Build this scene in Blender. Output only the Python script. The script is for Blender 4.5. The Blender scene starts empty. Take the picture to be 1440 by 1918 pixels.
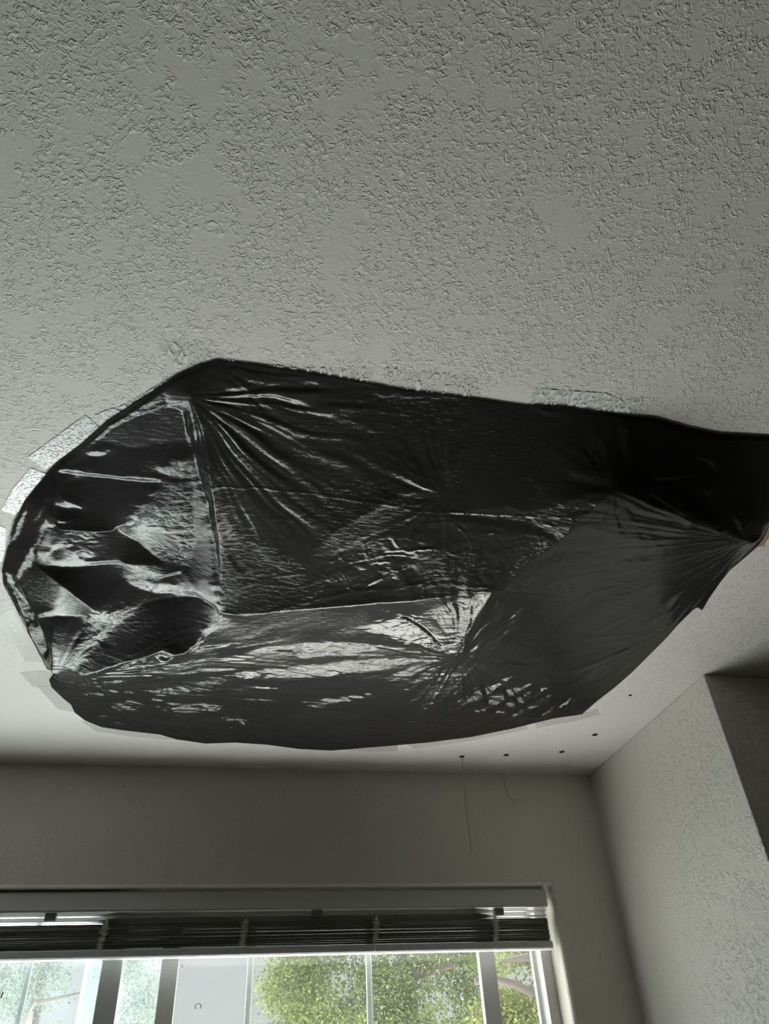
import bpy, bmesh, math, random
import numpy as np
from mathutils import Vector, Matrix

# ------------------------------------------------------------------ camera, world, exposure
SC = bpy.context.scene
COL = SC.collection
F_PX = 1382.7
RIGHT = np.array((0.98083862, -0.18905978, -0.04703182))
UP = np.array((-0.08321522, -0.62483844, 0.77630674))
FWD = np.array((0.17615567, 0.75751787, 0.62859833))
CAM = np.array((0.0, 0.0, 1.49))
CEIL = 2.44
WALL_Y = 2.608

cd = bpy.data.cameras.new('camera')
cam = bpy.data.objects.new('camera', cd)
COL.objects.link(cam)
cd.sensor_fit = 'VERTICAL'
cd.sensor_height = 34.6
cd.sensor_width = 34.6 * 1440 / 1918
cd.lens = 34.6 * F_PX / 1918
cd.clip_start = 0.01
M = Matrix(((RIGHT[0], UP[0], -FWD[0], CAM[0]), (RIGHT[1], UP[1], -FWD[1], CAM[1]),
            (RIGHT[2], UP[2], -FWD[2], CAM[2]), (0, 0, 0, 1)))
cam.matrix_world = M
SC.camera = cam

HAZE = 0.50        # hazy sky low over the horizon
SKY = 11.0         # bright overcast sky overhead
GROUND_GLOW = 30.0      # unseen glow added steeply below the horizon to light the ceiling
FAR_GLOW = 9.0         # weaker part of that added glow, nearer the horizon
EXPOSURE = 0.38
SC.view_settings.view_transform = 'Standard'
SC.view_settings.look = 'None'
SC.view_settings.gamma = 1.0
SC.view_settings.use_curve_mapping = False
SC.view_settings.exposure = EXPOSURE
SC.cycles.use_denoising = True
SC.cycles.max_bounces = 10
SC.cycles.diffuse_bounces = 6
SC.cycles.transparent_max_bounces = 24
SC.cycles.sample_clamp_indirect = 6.0

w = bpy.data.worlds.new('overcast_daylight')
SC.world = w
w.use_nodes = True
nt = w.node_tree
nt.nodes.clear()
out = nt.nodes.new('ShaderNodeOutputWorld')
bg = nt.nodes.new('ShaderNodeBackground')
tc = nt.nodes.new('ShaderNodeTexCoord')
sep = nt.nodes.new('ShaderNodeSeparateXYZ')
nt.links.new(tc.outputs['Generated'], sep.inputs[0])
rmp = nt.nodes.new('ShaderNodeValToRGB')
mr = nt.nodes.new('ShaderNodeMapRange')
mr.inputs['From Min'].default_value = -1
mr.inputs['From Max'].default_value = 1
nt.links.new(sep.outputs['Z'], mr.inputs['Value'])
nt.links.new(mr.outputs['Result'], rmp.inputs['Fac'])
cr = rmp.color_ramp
stops = [(-1.0, GROUND_GLOW, (1, .972, .93)), (-0.85, GROUND_GLOW, (1, .972, .93)), (-0.42, FAR_GLOW, (1, .972, .93)),
         (-0.08, FAR_GLOW * .7, (.97, 1, .95)), (-0.02, HAZE, (.97, .99, 1)),
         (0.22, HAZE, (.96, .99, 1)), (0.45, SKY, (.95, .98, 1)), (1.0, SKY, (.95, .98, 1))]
while len(cr.elements) < len(stops):
    cr.elements.new(0.5)
for el, (z, v, c) in zip(cr.elements, stops):
    el.position = (z + 1) / 2
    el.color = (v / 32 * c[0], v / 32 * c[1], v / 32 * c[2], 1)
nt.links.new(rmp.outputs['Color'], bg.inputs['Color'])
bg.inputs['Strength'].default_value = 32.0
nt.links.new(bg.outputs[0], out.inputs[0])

# window opening in the wall (used by the portal, the wall and the blind)
WX0, WX1, WZ0, WZ1 = -1.45, 1.11, 1.0, 2.061
pl = bpy.data.lights.new('window_daylight', 'AREA')
pl.shape = 'RECTANGLE'
pl.size = WX1 - WX0
pl.size_y = WZ1 - WZ0
pl.cycles.is_portal = True
po = bpy.data.objects.new('window_daylight', pl)
COL.objects.link(po)
po.location = ((WX0 + WX1) / 2, WALL_Y + 0.20, (WZ0 + WZ1) / 2)
po.rotation_euler = (math.radians(-90), 0, 0)


# ------------------------------------------------------------------ helpers
def ray(px, py):
    return RIGHT * ((px - 720) / F_PX) - UP * ((py - 959) / F_PX) + FWD


def on_ceiling(px, py, drop=0.0):
    d = ray(px, py)
    return CAM + d * ((CEIL - drop - CAM[2]) / d[2])


def at_y(px, py, y):
    d = ray(px, py)
    return CAM + d * (y / d[1])


def at_x(px, py, x):
    d = ray(px, py)
    return CAM + d * (x / d[0])


def project(X, Y, Z):
    dx, dy, dz = X - CAM[0], Y - CAM[1], Z - CAM[2]
    a = dx * RIGHT[0] + dy * RIGHT[1] + dz * RIGHT[2]
    b = dx * UP[0] + dy * UP[1] + dz * UP[2]
    c = dx * FWD[0] + dy * FWD[1] + dz * FWD[2]
    return 720 + F_PX * a / c, 959 - F_PX * b / c


def link(name, me, mat=None, parent=None):
    o = bpy.data.objects.new(name, me)
    COL.objects.link(o)
    if mat is not None and len(me.materials) == 0:
        me.materials.append(mat)
    if parent is not None:
        o.parent = parent
    return o


def tag(o, label=None, cat=None, group=None, kind=None):
    if label:
        o['label'] = label
    if cat:
        o['category'] = cat
    if group:
        o['group'] = group
    if kind:
        o['kind'] = kind
    return o


def empty(name, loc=(0, 0, 0)):
    o = bpy.data.objects.new(name, None)
    COL.objects.link(o)
    o.location = loc
    o.empty_display_size = 0.05
    return o


def new_me(name, verts, faces, smooth=False):
    me = bpy.data.meshes.new(name)
    me.from_pydata([tuple(map(float, v)) for v in verts], [], faces)
    me.update()
    if smooth:
        me.polygons.foreach_set('use_smooth', [True] * len(me.polygons))
    return me


class MB:
    def __init__(self):
        self.v, self.f = [], []

    def box(self, x0, x1, y0, y1, z0, z1):
        b = len(self.v)
        self.v += [(x, y, z) for z in (z0, z1) for y in (y0, y1) for x in (x0, x1)]
        self.f += [tuple(b + i for i in q) for q in
                   ((0, 2, 3, 1), (4, 5, 7, 6), (0, 1, 5, 4), (2, 6, 7, 3), (0, 4, 6, 2), (1, 3, 7, 5))]
        return self

    def tube(self, pts, r, n=6, caps=True):
        pts = [Vector(p) for p in pts]
        rs = r if isinstance(r, (list, tuple)) else [r] * len(pts)
        b0 = len(self.v)
        prev = None
        for i, p in enumerate(pts):
            d = (pts[min(i + 1, len(pts) - 1)] - pts[max(i - 1, 0)]).normalized()
            a = prev if prev is not None else (Vector((0, 0, 1)) if abs(d.z) < .9 else Vector((1, 0, 0)))
            u = (a - d * a.dot(d)).normalized()
            prev = u
            wv = d.cross(u)
            for k in range(n):
                t = 2 * math.pi * k / n
                self.v.append(tuple(p + (u * math.cos(t) + wv * math.sin(t)) * rs[i]))
        for i in range(len(pts) - 1):
            for k in range(n):
                k2 = (k + 1) % n
                self.f.append((b0 + i * n + k, b0 + i * n + k2, b0 + (i + 1) * n + k2, b0 + (i + 1) * n + k))
        if caps:
            self.f.append(tuple(b0 + k for k in reversed(range(n))))
            self.f.append(tuple(b0 + (len(pts) - 1) * n + k for k in range(n)))
        return self

    def build(self, name, mat, parent=None, smooth=False, bevel=0.0):
        me = new_me(name, self.v, self.f, smooth)
        if bevel:
            bm = bmesh.new()
            bm.from_mesh(me)
            bmesh.ops.recalc_face_normals(bm, faces=bm.faces)
            bmesh.ops.bevel(bm, geom=[e for e in bm.edges], offset=bevel, segments=2, profile=0.6, affect='EDGES')
            bm.to_mesh(me)
            bm.free()
        return link(name, me, mat, parent)


# ------------------------------------------------------------------ materials
def mat_new(name):
    m = bpy.data.materials.new(name)
    m.use_nodes = True
    n = m.node_tree
    p = n.nodes['Principled BSDF']
    return m, n, p


def N(n, kind, **kw):
    x = n.nodes.new(kind)
    for k, v in kw.items():
        if k.startswith('i_'):
            x.inputs[k[2:].replace('_', ' ')].default_value = v
        else:
            setattr(x, k, v)
    return x


def plain(name, col, rough=0.5, spec=0.5, metallic=0.0):
    m, n, p = mat_new(name)
    p.inputs['Base Color'].default_value = (*col, 1)
    p.inputs['Roughness'].default_value = rough
    p.inputs['Specular IOR Level'].default_value = spec
    p.inputs['Metallic'].default_value = metallic
    return m


def ramp(n, src, p0, p1, c0=0.0, c1=1.0):
    r = N(n, 'ShaderNodeMapRange')
    r.interpolation_type = 'SMOOTHSTEP'
    r.inputs['From Min'].default_value = p0
    r.inputs['From Max'].default_value = p1
    r.inputs['To Min'].default_value = c0
    r.inputs['To Max'].default_value = c1
    n.links.new(src, r.inputs['Value'])
    return r.outputs['Result']


def math_n(n, op, a, b):
    m = N(n, 'ShaderNodeMath', operation=op)
    for i, x in enumerate((a, b)):
        if isinstance(x, (int, float)):
            m.inputs[i].default_value = x
        else:
            n.links.new(x, m.inputs[i])
    return m.outputs[0]


def plaster(name, col, rough, scale, dist, mask_lo=0.40, mask_hi=0.52, spec=0.35, fade=None):
    """knock-down plaster: flat curly islands with steep little edges"""
    m, n, p = mat_new(name)
    p.inputs['Base Color'].default_value = (*col, 1)
    p.inputs['Roughness'].default_value = rough
    p.inputs['Specular IOR Level'].default_value = spec
    t = N(n, 'ShaderNodeTexCoord')
    a = N(n, 'ShaderNodeTexNoise', i_Scale=scale, i_Detail=2.5, i_Roughness=0.55, i_Distortion=0.6)
    n.links.new(t.outputs['Object'], a.inputs['Vector'])
    b = N(n, 'ShaderNodeTexNoise', i_Scale=scale * 0.16, i_Detail=2.0)
    n.links.new(t.outputs['Object'], b.inputs['Vector'])
    c = N(n, 'ShaderNodeTexNoise', i_Scale=scale * 0.9, i_Detail=1.0)
    n.links.new(t.outputs['Object'], c.inputs['Vector'])
    f_ = N(n, 'ShaderNodeTexNoise', i_Scale=scale * 4, i_Detail=1.0)
    n.links.new(t.outputs['Object'], f_.inputs['Vector'])
    # curly flattened ridges and islands of sprayed plaster
    d = math_n(n, 'ABSOLUTE', math_n(n, 'SUBTRACT', a.outputs['Fac'], 0.5), 0.0)
    worm = ramp(n, d, 0.01, 0.085, 1.0, 0.0)
    isl = ramp(n, c.outputs['Fac'], 0.45, 0.62)
    msk = ramp(n, b.outputs['Fac'], mask_lo, mask_hi, 0.12, 1.0)
    h = math_n(n, 'MULTIPLY', worm, math_n(n, 'ADD', math_n(n, 'MULTIPLY', isl, 0.8), 0.3))
    h = math_n(n, 'MULTIPLY', h, msk)
    if fade is not None:
        sp = N(n, 'ShaderNodeSeparateXYZ')
        n.links.new(t.outputs['Object'], sp.inputs[0])
        h = math_n(n, 'MULTIPLY', h, ramp(n, sp.outputs[fade[0]], fade[1], fade[2], 1.0, fade[3]))
    h = math_n(n, 'ADD', h, math_n(n, 'MULTIPLY', f_.outputs['Fac'], 0.05))
    bu = N(n, 'ShaderNodeBump', i_Strength=1.0, i_Distance=dist)
    n.links.new(h, bu.inputs['Height'])
    n.links.new(bu.outputs['Normal'], p.inputs['Normal'])
    return m


M_CEIL = plaster('white_ceiling_plaster', (0.745, 0.73, 0.705), 0.75, 104, 0.00085, 0.32, 0.48, fade=('Y', 1.75, 2.25, 0.08))
M_WALL = plaster('cream_wall_plaster', (0.72, 0.69, 0.62), 0.6, 95, 0.0008, 0.40, 0.55)
M_WALLR = plaster('satin_wall_plaster', (0.68, 0.67, 0.61), 0.34, 66, 0.0016, 0.30, 0.46, spec=0.5,
                  fade=('Y', 1.95, 2.45, 0.25))
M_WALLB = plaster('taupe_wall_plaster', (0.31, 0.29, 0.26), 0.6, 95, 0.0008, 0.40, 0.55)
M_FLOOR = plain('dark_brown_carpet', (0.14, 0.12, 0.10), 0.9, 0.1)
M_VINYL = plain('white_window_vinyl', (0.66, 0.66, 0.64), 0.4)
M_BLIND = plain('grey_white_blind_enamel', (0.60, 0.60, 0.61), 0.38)
M_SLAT = plain('shaded_slat_enamel', (0.26, 0.255, 0.24), 0.45)  # slat colour darkened to carry the shade of the raised stack
M_CORD = plain('blind_cord', (0.80, 0.78, 0.72), 0.8)
M_DARK = plain('dark_clip', (0.16, 0.16, 0.15), 0.6)
M_HOLE = plain('dark_hole', (0.015, 0.013, 0.012), 0.9)
M_STRING = plain('tan_string', (0.42, 0.37, 0.29), 0.9)
M_WEB = plain('grey_cobweb', (0.42, 0.39, 0.33), 0.9)
M_BARK = plain('brown_bark', (0.0105, 0.0052, 0.0023), 0.9)
M_SCRAP = plain('brown_paper', (0.38, 0.26, 0.16), 0.8)


def glass_mat(name, haze, tint=(1, 1, 1)):
    m, n, p = mat_new(name)
    n.nodes.remove(p)
    o = n.nodes['Material Output']
    tr = N(n, 'ShaderNodeBsdfTransparent')
    tr.inputs['Color'].default_value = (*tint, 1)
    gl = N(n, 'ShaderNodeBsdfGlossy', i_Roughness=0.02)
    fr = N(n, 'ShaderNodeFresnel', i_IOR=1.45)
    mx = N(n, 'ShaderNodeMixShader')
    sc = math_n(n, 'MULTIPLY', fr.outputs[0], 0.7)
    n.links.new(sc, mx.inputs[0])
    base = tr.outputs[0]
    if haze:
        tl = N(n, 'ShaderNodeBsdfTranslucent')
        tl.inputs['Color'].default_value = (0.86, 0.93, 0.93, 1)
        t = N(n, 'ShaderNodeTexCoord')
        a = N(n, 'ShaderNodeTexNoise', i_Scale=9.0, i_Detail=4.0)
        n.links.new(t.outputs['Object'], a.inputs['Vector'])
        hz = ramp(n, a.outputs['Fac'], 0.3, 0.7, haze * 0.75, haze * 1.2)
        m2 = N(n, 'ShaderNodeMixShader')
        n.links.new(hz, m2.inputs[0])
        n.links.new(base, m2.inputs[1])
        n.links.new(tl.outputs[0], m2.inputs[2])
        base = m2.outputs[0]
    n.links.new(base, mx.inputs[1])
    n.links.new(gl.outputs[0], mx.inputs[2])
    n.links.new(mx.outputs[0], o.inputs['Surface'])
    return m


M_GLASS = glass_mat('clear_glass', 0.005, (0.95, 0.97, 0.96))
M_HAZE = glass_mat('hazy_glass', 0.024, (0.93, 0.98, 0.98))  # translucent whitish haze mixed into the pane

# black polythene film
M_FILM, n, p = mat_new('black_polythene')
p.inputs['Base Color'].default_value = (0.020, 0.0195, 0.020, 1)
p.inputs['Roughness'].default_value = 0.45
p.inputs['Specular IOR Level'].default_value = 0.03
p.inputs['Coat Weight'].default_value = 0.58
p.inputs['Coat Roughness'].default_value = 0.065
p.inputs['Coat IOR'].default_value = 1.42
p.inputs['IOR'].default_value = 1.40
t = N(n, 'ShaderNodeTexCoord')
mp = N(n, 'ShaderNodeMapping')
mp.inputs['Scale'].default_value = (55, 150, 60)
mp.inputs['Rotation'].default_value = (0, 0, 0.35)
n.links.new(t.outputs['Object'], mp.inputs['Vector'])
a = N(n, 'ShaderNodeTexNoise', i_Scale=1.0, i_Detail=4.0, i_Roughness=0.6, i_Distortion=0.8)
n.links.new(mp.outputs[0], a.inputs['Vector'])
b = N(n, 'ShaderNodeTexNoise', i_Scale=5.0, i_Detail=2.0)
n.links.new(t.outputs['Object'], b.inputs['Vector'])
h = math_n(n, 'MULTIPLY', a.outputs['Fac'], ramp(n, b.outputs['Fac'], 0.38, 0.62, 0.25, 1.0))
bu = N(n, 'ShaderNodeBump', i_Strength=1.0, i_Distance=0.0008)
n.links.new(h, bu.inputs['Height'])
n.links.new(bu.outputs['Normal'], p.inputs['Normal'])
n.links.new(bu.outputs['Normal'], p.inputs['Coat Normal'])


def tape_mat(name, lo, hi, scale=(70, 220, 70), rot=0.0, white=(0.84, 0.86, 0.88), film=0.10):
    """clear packing tape, milky where air sits under it"""
    m, n, p = mat_new(name)
    p.inputs['Base Color'].default_value = (*white, 1)
    p.inputs['Roughness'].default_value = 0.25
    p.inputs['IOR'].default_value = 1.5
    o = n.nodes['Material Output']
    t = N(n, 'ShaderNodeTexCoord')
    mp = N(n, 'ShaderNodeMapping')
    mp.inputs['Scale'].default_value = scale
    mp.inputs['Rotation'].default_value = (0, 0, rot)
    n.links.new(t.outputs['Object'], mp.inputs['Vector'])
    a = N(n, 'ShaderNodeTexNoise', i_Scale=1.0, i_Detail=3.0, i_Distortion=1.0)
    n.links.new(mp.outputs[0], a.inputs['Vector'])
    f = ramp(n, a.outputs['Fac'], lo, hi, film, 1.0)
    tr = N(n, 'ShaderNodeBsdfTransparent')
    tr.inputs['Color'].default_value = (0.97, 0.97, 0.96, 1)
    mx = N(n, 'ShaderNodeMixShader')
    n.links.new(f, mx.inputs[0])
    n.links.new(tr.outputs[0], mx.inputs[1])
    n.links.new(p.outputs[0], mx.inputs[2])
    n.links.new(mx.outputs[0], o.inputs['Surface'])
    return m


M_TAPE_MILKY = tape_mat('milky_tape', 0.41, 0.50, (150, 330, 100), 0.6)
M_TAPE_STREAK = tape_mat('streaky_tape', 0.49, 0.56, (160, 60, 60), 0.2, film=0.06)
M_TAPE_CLEAR = tape_mat('clear_tape', 0.62, 0.70, (200, 80, 60), 0.7, white=(0.8, 0.8, 0.78), film=0.22)
M_TAPE_FAINT = tape_mat('faint_tape', 0.56, 0.61, (150, 50, 60), 0.5, film=0.01)


def leaf_mat(name, col, tr):
    m, n, p = mat_new(name)
    n.nodes.remove(p)
    o = n.nodes['Material Output']
    g_ = N(n, 'ShaderNodeNewGeometry')
    rp = N(n, 'ShaderNodeValToRGB')
    n.links.new(g_.outputs['Random Per Island'], rp.inputs['Fac'])
    rp.color_ramp.elements[0].color = (col[0] * .45, col[1] * .5, col[2] * .6, 1)
    rp.color_ramp.elements[1].color = (col[0] * 1.3, col[1] * 1.25, col[2] * 1.1, 1)
    d = N(n, 'ShaderNodeBsdfDiffuse')
    l = N(n, 'ShaderNodeBsdfTranslucent')
    n.links.new(rp.outputs[0], d.inputs['Color'])
    n.links.new(rp.outputs[0], l.inputs['Color'])
    mx = N(n, 'ShaderNodeMixShader', i_Fac=tr)
    n.links.new(d.outputs[0], mx.inputs[1])
    n.links.new(l.outputs[0], mx.inputs[2])
    n.links.new(mx.outputs[0], o.inputs['Surface'])
    return m


M_LEAF = leaf_mat('green_leaves', (0.062, 0.078, 0.027), 0.4)
M_LEAF2 = leaf_mat('blue_green_leaves', (0.045, 0.06, 0.045), 0.4)
M_LEAF3 = leaf_mat('yellow_green_leaves', (0.075, 0.083, 0.027), 0.4)

# ------------------------------------------------------------------ the room
RX, NY, BX, BY, LX = 1.342, 1.765, 3.4, -2.8, -2.8
tag(MB().box(LX - .12, BX + .12, BY - .12, WALL_Y + .16, CEIL, CEIL + .12).build('ceiling', M_CEIL), kind='structure')
tag(MB().box(LX - .12, BX + .12, BY - .12, WALL_Y + .16, -.12, 0).build('floor', M_FLOOR), kind='structure')
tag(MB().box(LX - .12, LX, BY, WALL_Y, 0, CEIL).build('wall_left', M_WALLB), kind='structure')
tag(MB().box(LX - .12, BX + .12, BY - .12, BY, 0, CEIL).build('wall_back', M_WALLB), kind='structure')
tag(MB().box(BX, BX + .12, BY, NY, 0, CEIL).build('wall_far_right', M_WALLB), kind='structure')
# right wall block: its face runs from the window corner to an outer corner, then turns to the right
tag(MB().box(RX, BX + .12, NY, WALL_Y + .16, 0, CEIL).build('wall_right', M_WALLR, bevel=0.004), kind='structure')

# window wall with the opening; its edge is slightly rounded
mb = MB()
CH = 0.010
rings = [(WALL_Y, CH), (WALL_Y + .004, .003), (WALL_Y + .011, 0.0), (WALL_Y + .15, 0.0)]
for y, g_ in rings:
    mb.v += [(WX0 - g_, y, WZ0 - g_), (WX1 + g_, y, WZ0 - g_), (WX1 + g_, y, WZ1 + g_), (WX0 - g_, y, WZ1 + g_)]
for r in range(3):
    for k in range(4):
        k2 = (k + 1) % 4
        mb.f.append((r * 4 + k, r * 4 + k2, r * 4 + 4 + k2, r * 4 + 4 + k))
b = len(mb.v)
mb.v += [(LX, WALL_Y, 0), (RX, WALL_Y, 0), (RX, WALL_Y, CEIL), (LX, WALL_Y, CEIL)]
for k in range(4):
    k2 = (k + 1) % 4
    mb.f.append((b + k, b + k2, k2, k))
b2 = len(mb.v)
mb.v += [(LX, WALL_Y + .15, 0), (RX, WALL_Y + .15, 0), (RX, WALL_Y + .15, CEIL), (LX, WALL_Y + .15, CEIL)]
for k in range(4):
    k2 = (k + 1) % 4
    mb.f.append((b2 + k2, b2 + k, 12 + k, 12 + k2))
    mb.f.append((b + k2, b + k, b2 + k, b2 + k2))
tag(mb.build('wall_front', M_WALL), kind='structure')

tb = MB()
tb.box(WX0 - .01, WX1 + .004, WALL_Y - .004, WALL_Y + .012, WZ1 - .001, WZ1 + .009)
tag(tb.build('trim_1', plain('white_trim', (.86, .85, .80), .4), bevel=.003), kind='structure')

# ------------------------------------------------------------------ window
win = tag(empty('window_1', ((WX0 + WX1) / 2, WALL_Y + .1, WZ0)), kind='structure')
win_inv = Matrix.Translation(-Vector(win.location))


def wpart(mb, name, mat, parent=win, bevel=0.0, smooth=False):
    o = mb.build(name, mat, None, smooth, bevel)
    o.data.transform(win_inv)
    o.parent = parent
    return o


FY = 2.705
f = MB()
f.box(WX1 - .036, WX1, FY, FY + .045, WZ0, WZ1)
f.box(WX0, WX0 + .036, FY, FY + .045, WZ0, WZ1)
f.box(WX0 + .036, WX1 - .036, FY, FY + .045, WZ1 - .036, WZ1)
f.box(WX0 + .036, WX1 - .036, FY, FY + .045, WZ0, WZ0 + .036)
wpart(f, 'frame', M_VINYL, bevel=0.003)


def xw(px, y):
    return float(at_y(px, 1918, y)[0])


def sash(x0, x1, y, stl, str_, munts, glass, dep=0.028, mw=0.020):
    z0, z1 = WZ0 + .036, WZ1 - .036
    s_ = MB()
    s_.box(x0, x0 + stl, y, y + dep, z0, z1)
    s_.box(x1 - str_, x1, y, y + dep, z0, z1)
    s_.box(x0 + stl, x1 - str_, y, y + dep, z1 - .045, z1)
    s_.box(x0 + stl, x1 - str_, y, y + dep, z0, z0 + .045)
    so = wpart(s_, 'sash', M_VINYL, bevel=0.003)
    gl = MB().box(x0 + stl - .004, x1 - str_ + .004, y + dep * .5 - .002, y + dep * .5 + .002, z0 + .04, z1 - .04)
    wpart(gl, 'pane', glass, so)
    for m0, m1 in munts:
        wpart(MB().box(m0, m1, y + dep * .5 + .003, y + dep * .5 + .009, z0 + .045, z1 - .045), 'muntin', M_VINYL, so, bevel=0.001)
    return so


Y1, Y2, Y3 = 2.688, 2.722, 2.752
# left sliding sash in front, hazy; its right stile shows at px 172-213
sash(WX0 + .03, xw(213, Y1), Y1, .055, xw(213, Y1) - xw(172, Y1),
     [(xw(27, Y1 + .02), xw(38, Y1 + .02)), (xw(27, Y1 + .02) - .42, xw(27, Y1 + .02) - .40)], M_HAZE)
# middle fixed light
sash(xw(288, Y2), xw(942, Y2), Y2, xw(322, Y2) - xw(288, Y2), xw(942, Y2) - xw(911, Y2),
     [(xw(457, Y2 + .02), xw(468, Y2 + .02)), (xw(688, Y2 + .02), xw(699, Y2 + .02))], M_GLASS)
# far right sash behind
sash(xw(936, Y3), WX1 - .030, Y3, .010, .020, [], M_GLASS, dep=.02)
# hazy pane visible between the left sash and the middle light
sash(xw(140, Y3), xw(300, Y3), Y3, .010, .016, [], M_HAZE, dep=.02)

# ------------------------------------------------------------------ raised blind
BXL, BXR = WX0 + .012, WX1 - .016
bl = tag(empty('window_blind', ((BXL + BXR) / 2, 2.645, 1.87)),
         'raised grey-white horizontal slat blind bunched at the top of the window', 'blind')
bl_inv = Matrix.Translation(-Vector(bl.location))


def bpart(mb, name, mat, parent=bl, bevel=0.0, smooth=False):
    o = mb.build(name, mat, None, smooth, bevel)
    o.data.transform(bl_inv)
    o.parent = parent
    return o


Z0 = CAM[2]
HR0, HR1 = Z0 + .509, Z0 + .565
hb = MB()
prof = [(2.628, HR1), (2.622, HR1 - .006), (2.622, HR0 + .004), (2.627, HR0), (2.640, HR0 + .001), (2.640, HR0 + .010),
        (2.676, HR0 + .010), (2.676, HR1)]
for x in (BXL, BXR):
    hb.v += [(x, y, z) for y, z in prof]
k = len(prof)
for i in range(k):
    j = (i + 1) % k
    hb.f.append((i, j, k + j, k + i))
hb.f += [tuple(range(k))[::-1], tuple(range(k, 2 * k))]
bpart(hb, 'headrail', M_BLIND)

rng = random.Random(5)


def slat(sm, z, tiltfn, yc=2.648, half=.0125, n=40, x0=BXL + .004, x1=BXR - .004, sag=0.0):
    b0 = len(sm.v)
    cs = (-1, -.5, 0, .5, 1)
    for i in range(n + 1):
        u = i / n
        x = x0 + (x1 - x0) * u
        ti = tiltfn(x)
        for top in (0, 1):
            for c_ in cs:
                yy = yc + half * c_ * math.cos(ti)
                zz = z - half * c_ * math.sin(ti) + .0012 * (1 - c_ * c_) + (.0009 if top else 0) \
                    + sag * math.sin(u * 9 + z * 900)
                sm.v.append((x, yy, zz))
    q = 2 * len(cs)
    for i in range(n):
        for j in range(len(cs) - 1):
            a0 = b0 + i * q + j
            sm.f.append((a0, a0 + 1, a0 + q + 1, a0 + q))
            a1 = a0 + len(cs)
            sm.f.append((a1 + 1, a1, a1 + q, a1 + q + 1))
        for j0, j1 in ((0, len(cs)), (len(cs) - 1, q - 1)):
            a0 = b0 + i * q
            sm.f.append((a0 + j0, a0 + q + j0, a0 + q + j1, a0 + j1))


sm = MB()
zt, zb = Z0 + .474, Z0 + .4095
ns = 46
for i in range(ns):
    z = zb + (zt - zb) * (i / (ns - 1)) ** 1.0 + rng.uniform(-.0003, .0003)
    tl = rng.uniform(-.06, .10)
    slat(sm, z, lambda x, tl=tl: tl, yc=2.648 + rng.uniform(-.003, .003), sag=.0004)


def smooth01(a_, b_, x):
    u = min(1, max(0, (x - a_) / (b_ - a_)))
    return u * u * (3 - 2 * u)


# the two topmost slats hang loose: closed along the middle, open at both ends
for z, cl in ((Z0 + .4985, 1.15), (Z0 + .484, 1.05)):
    slat(sm, z, lambda x, cl=cl: cl * smooth01(-.34, -.28, x) * (1 - smooth01(.86, .89, x)) + .05, half=.0125)
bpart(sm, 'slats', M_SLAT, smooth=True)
br = MB()
prof = [(2.632, Z0 + .408), (2.629, Z0 + .404), (2.629, Z0 + .389), (2.633, Z0 + .385), (2.660, Z0 + .385), (2.664, Z0 + .389),
        (2.664, Z0 + .404), (2.660, Z0 + .408)]
for x in (BXL + .004, BXR - .002):
    br.v += [(x, y, z) for y, z in prof]
k = len(prof)
for i in range(k):
    j = (i + 1) % k
    br.f.append((i, j, k + j, k + i))
br.f += [tuple(range(k))[::-1], tuple(range(k, 2 * k))]
bpart(br, 'bottom_rail', M_BLIND)
for px in (197, 459, 706, 930, -120, -420):
    xc = float(at_y(px, 1745, 2.632)[0])
    c_ = MB()
    for strand in range(3):
        pts = []
        m_ = 46
        for i in range(m_ + 1):
            u = i / m_
            z = Z0 + .487 - u * (.487 - .412)
            amp = .018 * min(1, u * 5) * (1 - .3 * u)
            pts.append((xc - .008 * u + math.sin(i * 1.9 + strand * 2 + rng.uniform(-.5, .5)) * amp * rng.uniform(.5, 1),
                        2.6285 - .002 * strand + rng.uniform(-.002, .002), z + rng.uniform(-.002, .002)))
        c_.tube(pts, .0008, 5)
    x2 = xc - .008
    c_.tube([(x2, 2.627, Z0 + .412), (x2 - .001, 2.627, Z0 + .40), (x2 - .003, 2.626, Z0 + .383), (x2 + .004, 2.640, Z0 + .381)], .0008, 5)
    bpart(c_, 'ladder_cord', M_CORD, smooth=True)
x2 = float(at_y(190, 1797, 2.627)[0])
bpart(MB().tube([(x2, 2.627, Z0 + .384), at_y(196, 1803, 2.626), at_y(201, 1813, 2.626)], .0010, 5), 'cord_tail', M_CORD)
for px in (95, 594, 936):
    q = at_y(px, 1713, 2.634)
    bpart(MB().box(q[0] - .016, q[0] + .016, 2.634, 2.66, Z0 + .488, Z0 + .5085), 'bracket', M_DARK, bevel=.001)

# ------------------------------------------------------------------ black plastic sheet
OUTLINE = [(405, 677), (470, 684), (560, 697), (640, 711), (700, 722), (760, 733), (830, 741), (900, 750), (985, 762),
           (1000, 760), (1063, 763), (1113, 771), (1172, 778), (1230, 784), (1288, 801), (1347, 813), (1440, 818), (1530, 826),
           (1560, 870), (1500, 935), (1440, 988), (1428, 1011), (1417, 1025), (1393, 1046), (1366, 1069), (1347, 1093),
           (1327, 1122), (1315, 1143), (1304, 1137), (1284, 1156), (1269, 1171), (1249, 1194), (1218, 1225), (1183, 1260),
           (1152, 1287), (1121, 1311), (1090, 1338), (1036, 1346), (958, 1365), (880, 1381), (800, 1391), (720, 1398),
           (620, 1406), (560, 1403), (500, 1395), (440, 1391), (385, 1393), (330, 1385), (300, 1376), (230, 1368), (190, 1362),
           (160, 1350), (140, 1335), (133, 1320), (118, 1308), (97, 1288), (92, 1274), (104, 1258), (100, 1252), (86, 1250),
           (60, 1200), (30, 1140), (6, 1095), (3, 1070), (12, 1030), (25, 980), (45, 940), (90, 885), (110, 865), (150, 835),
           (200, 790), (270, 745), (330, 705), (370, 687)]
EDGE_DROP = 0.003
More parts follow.
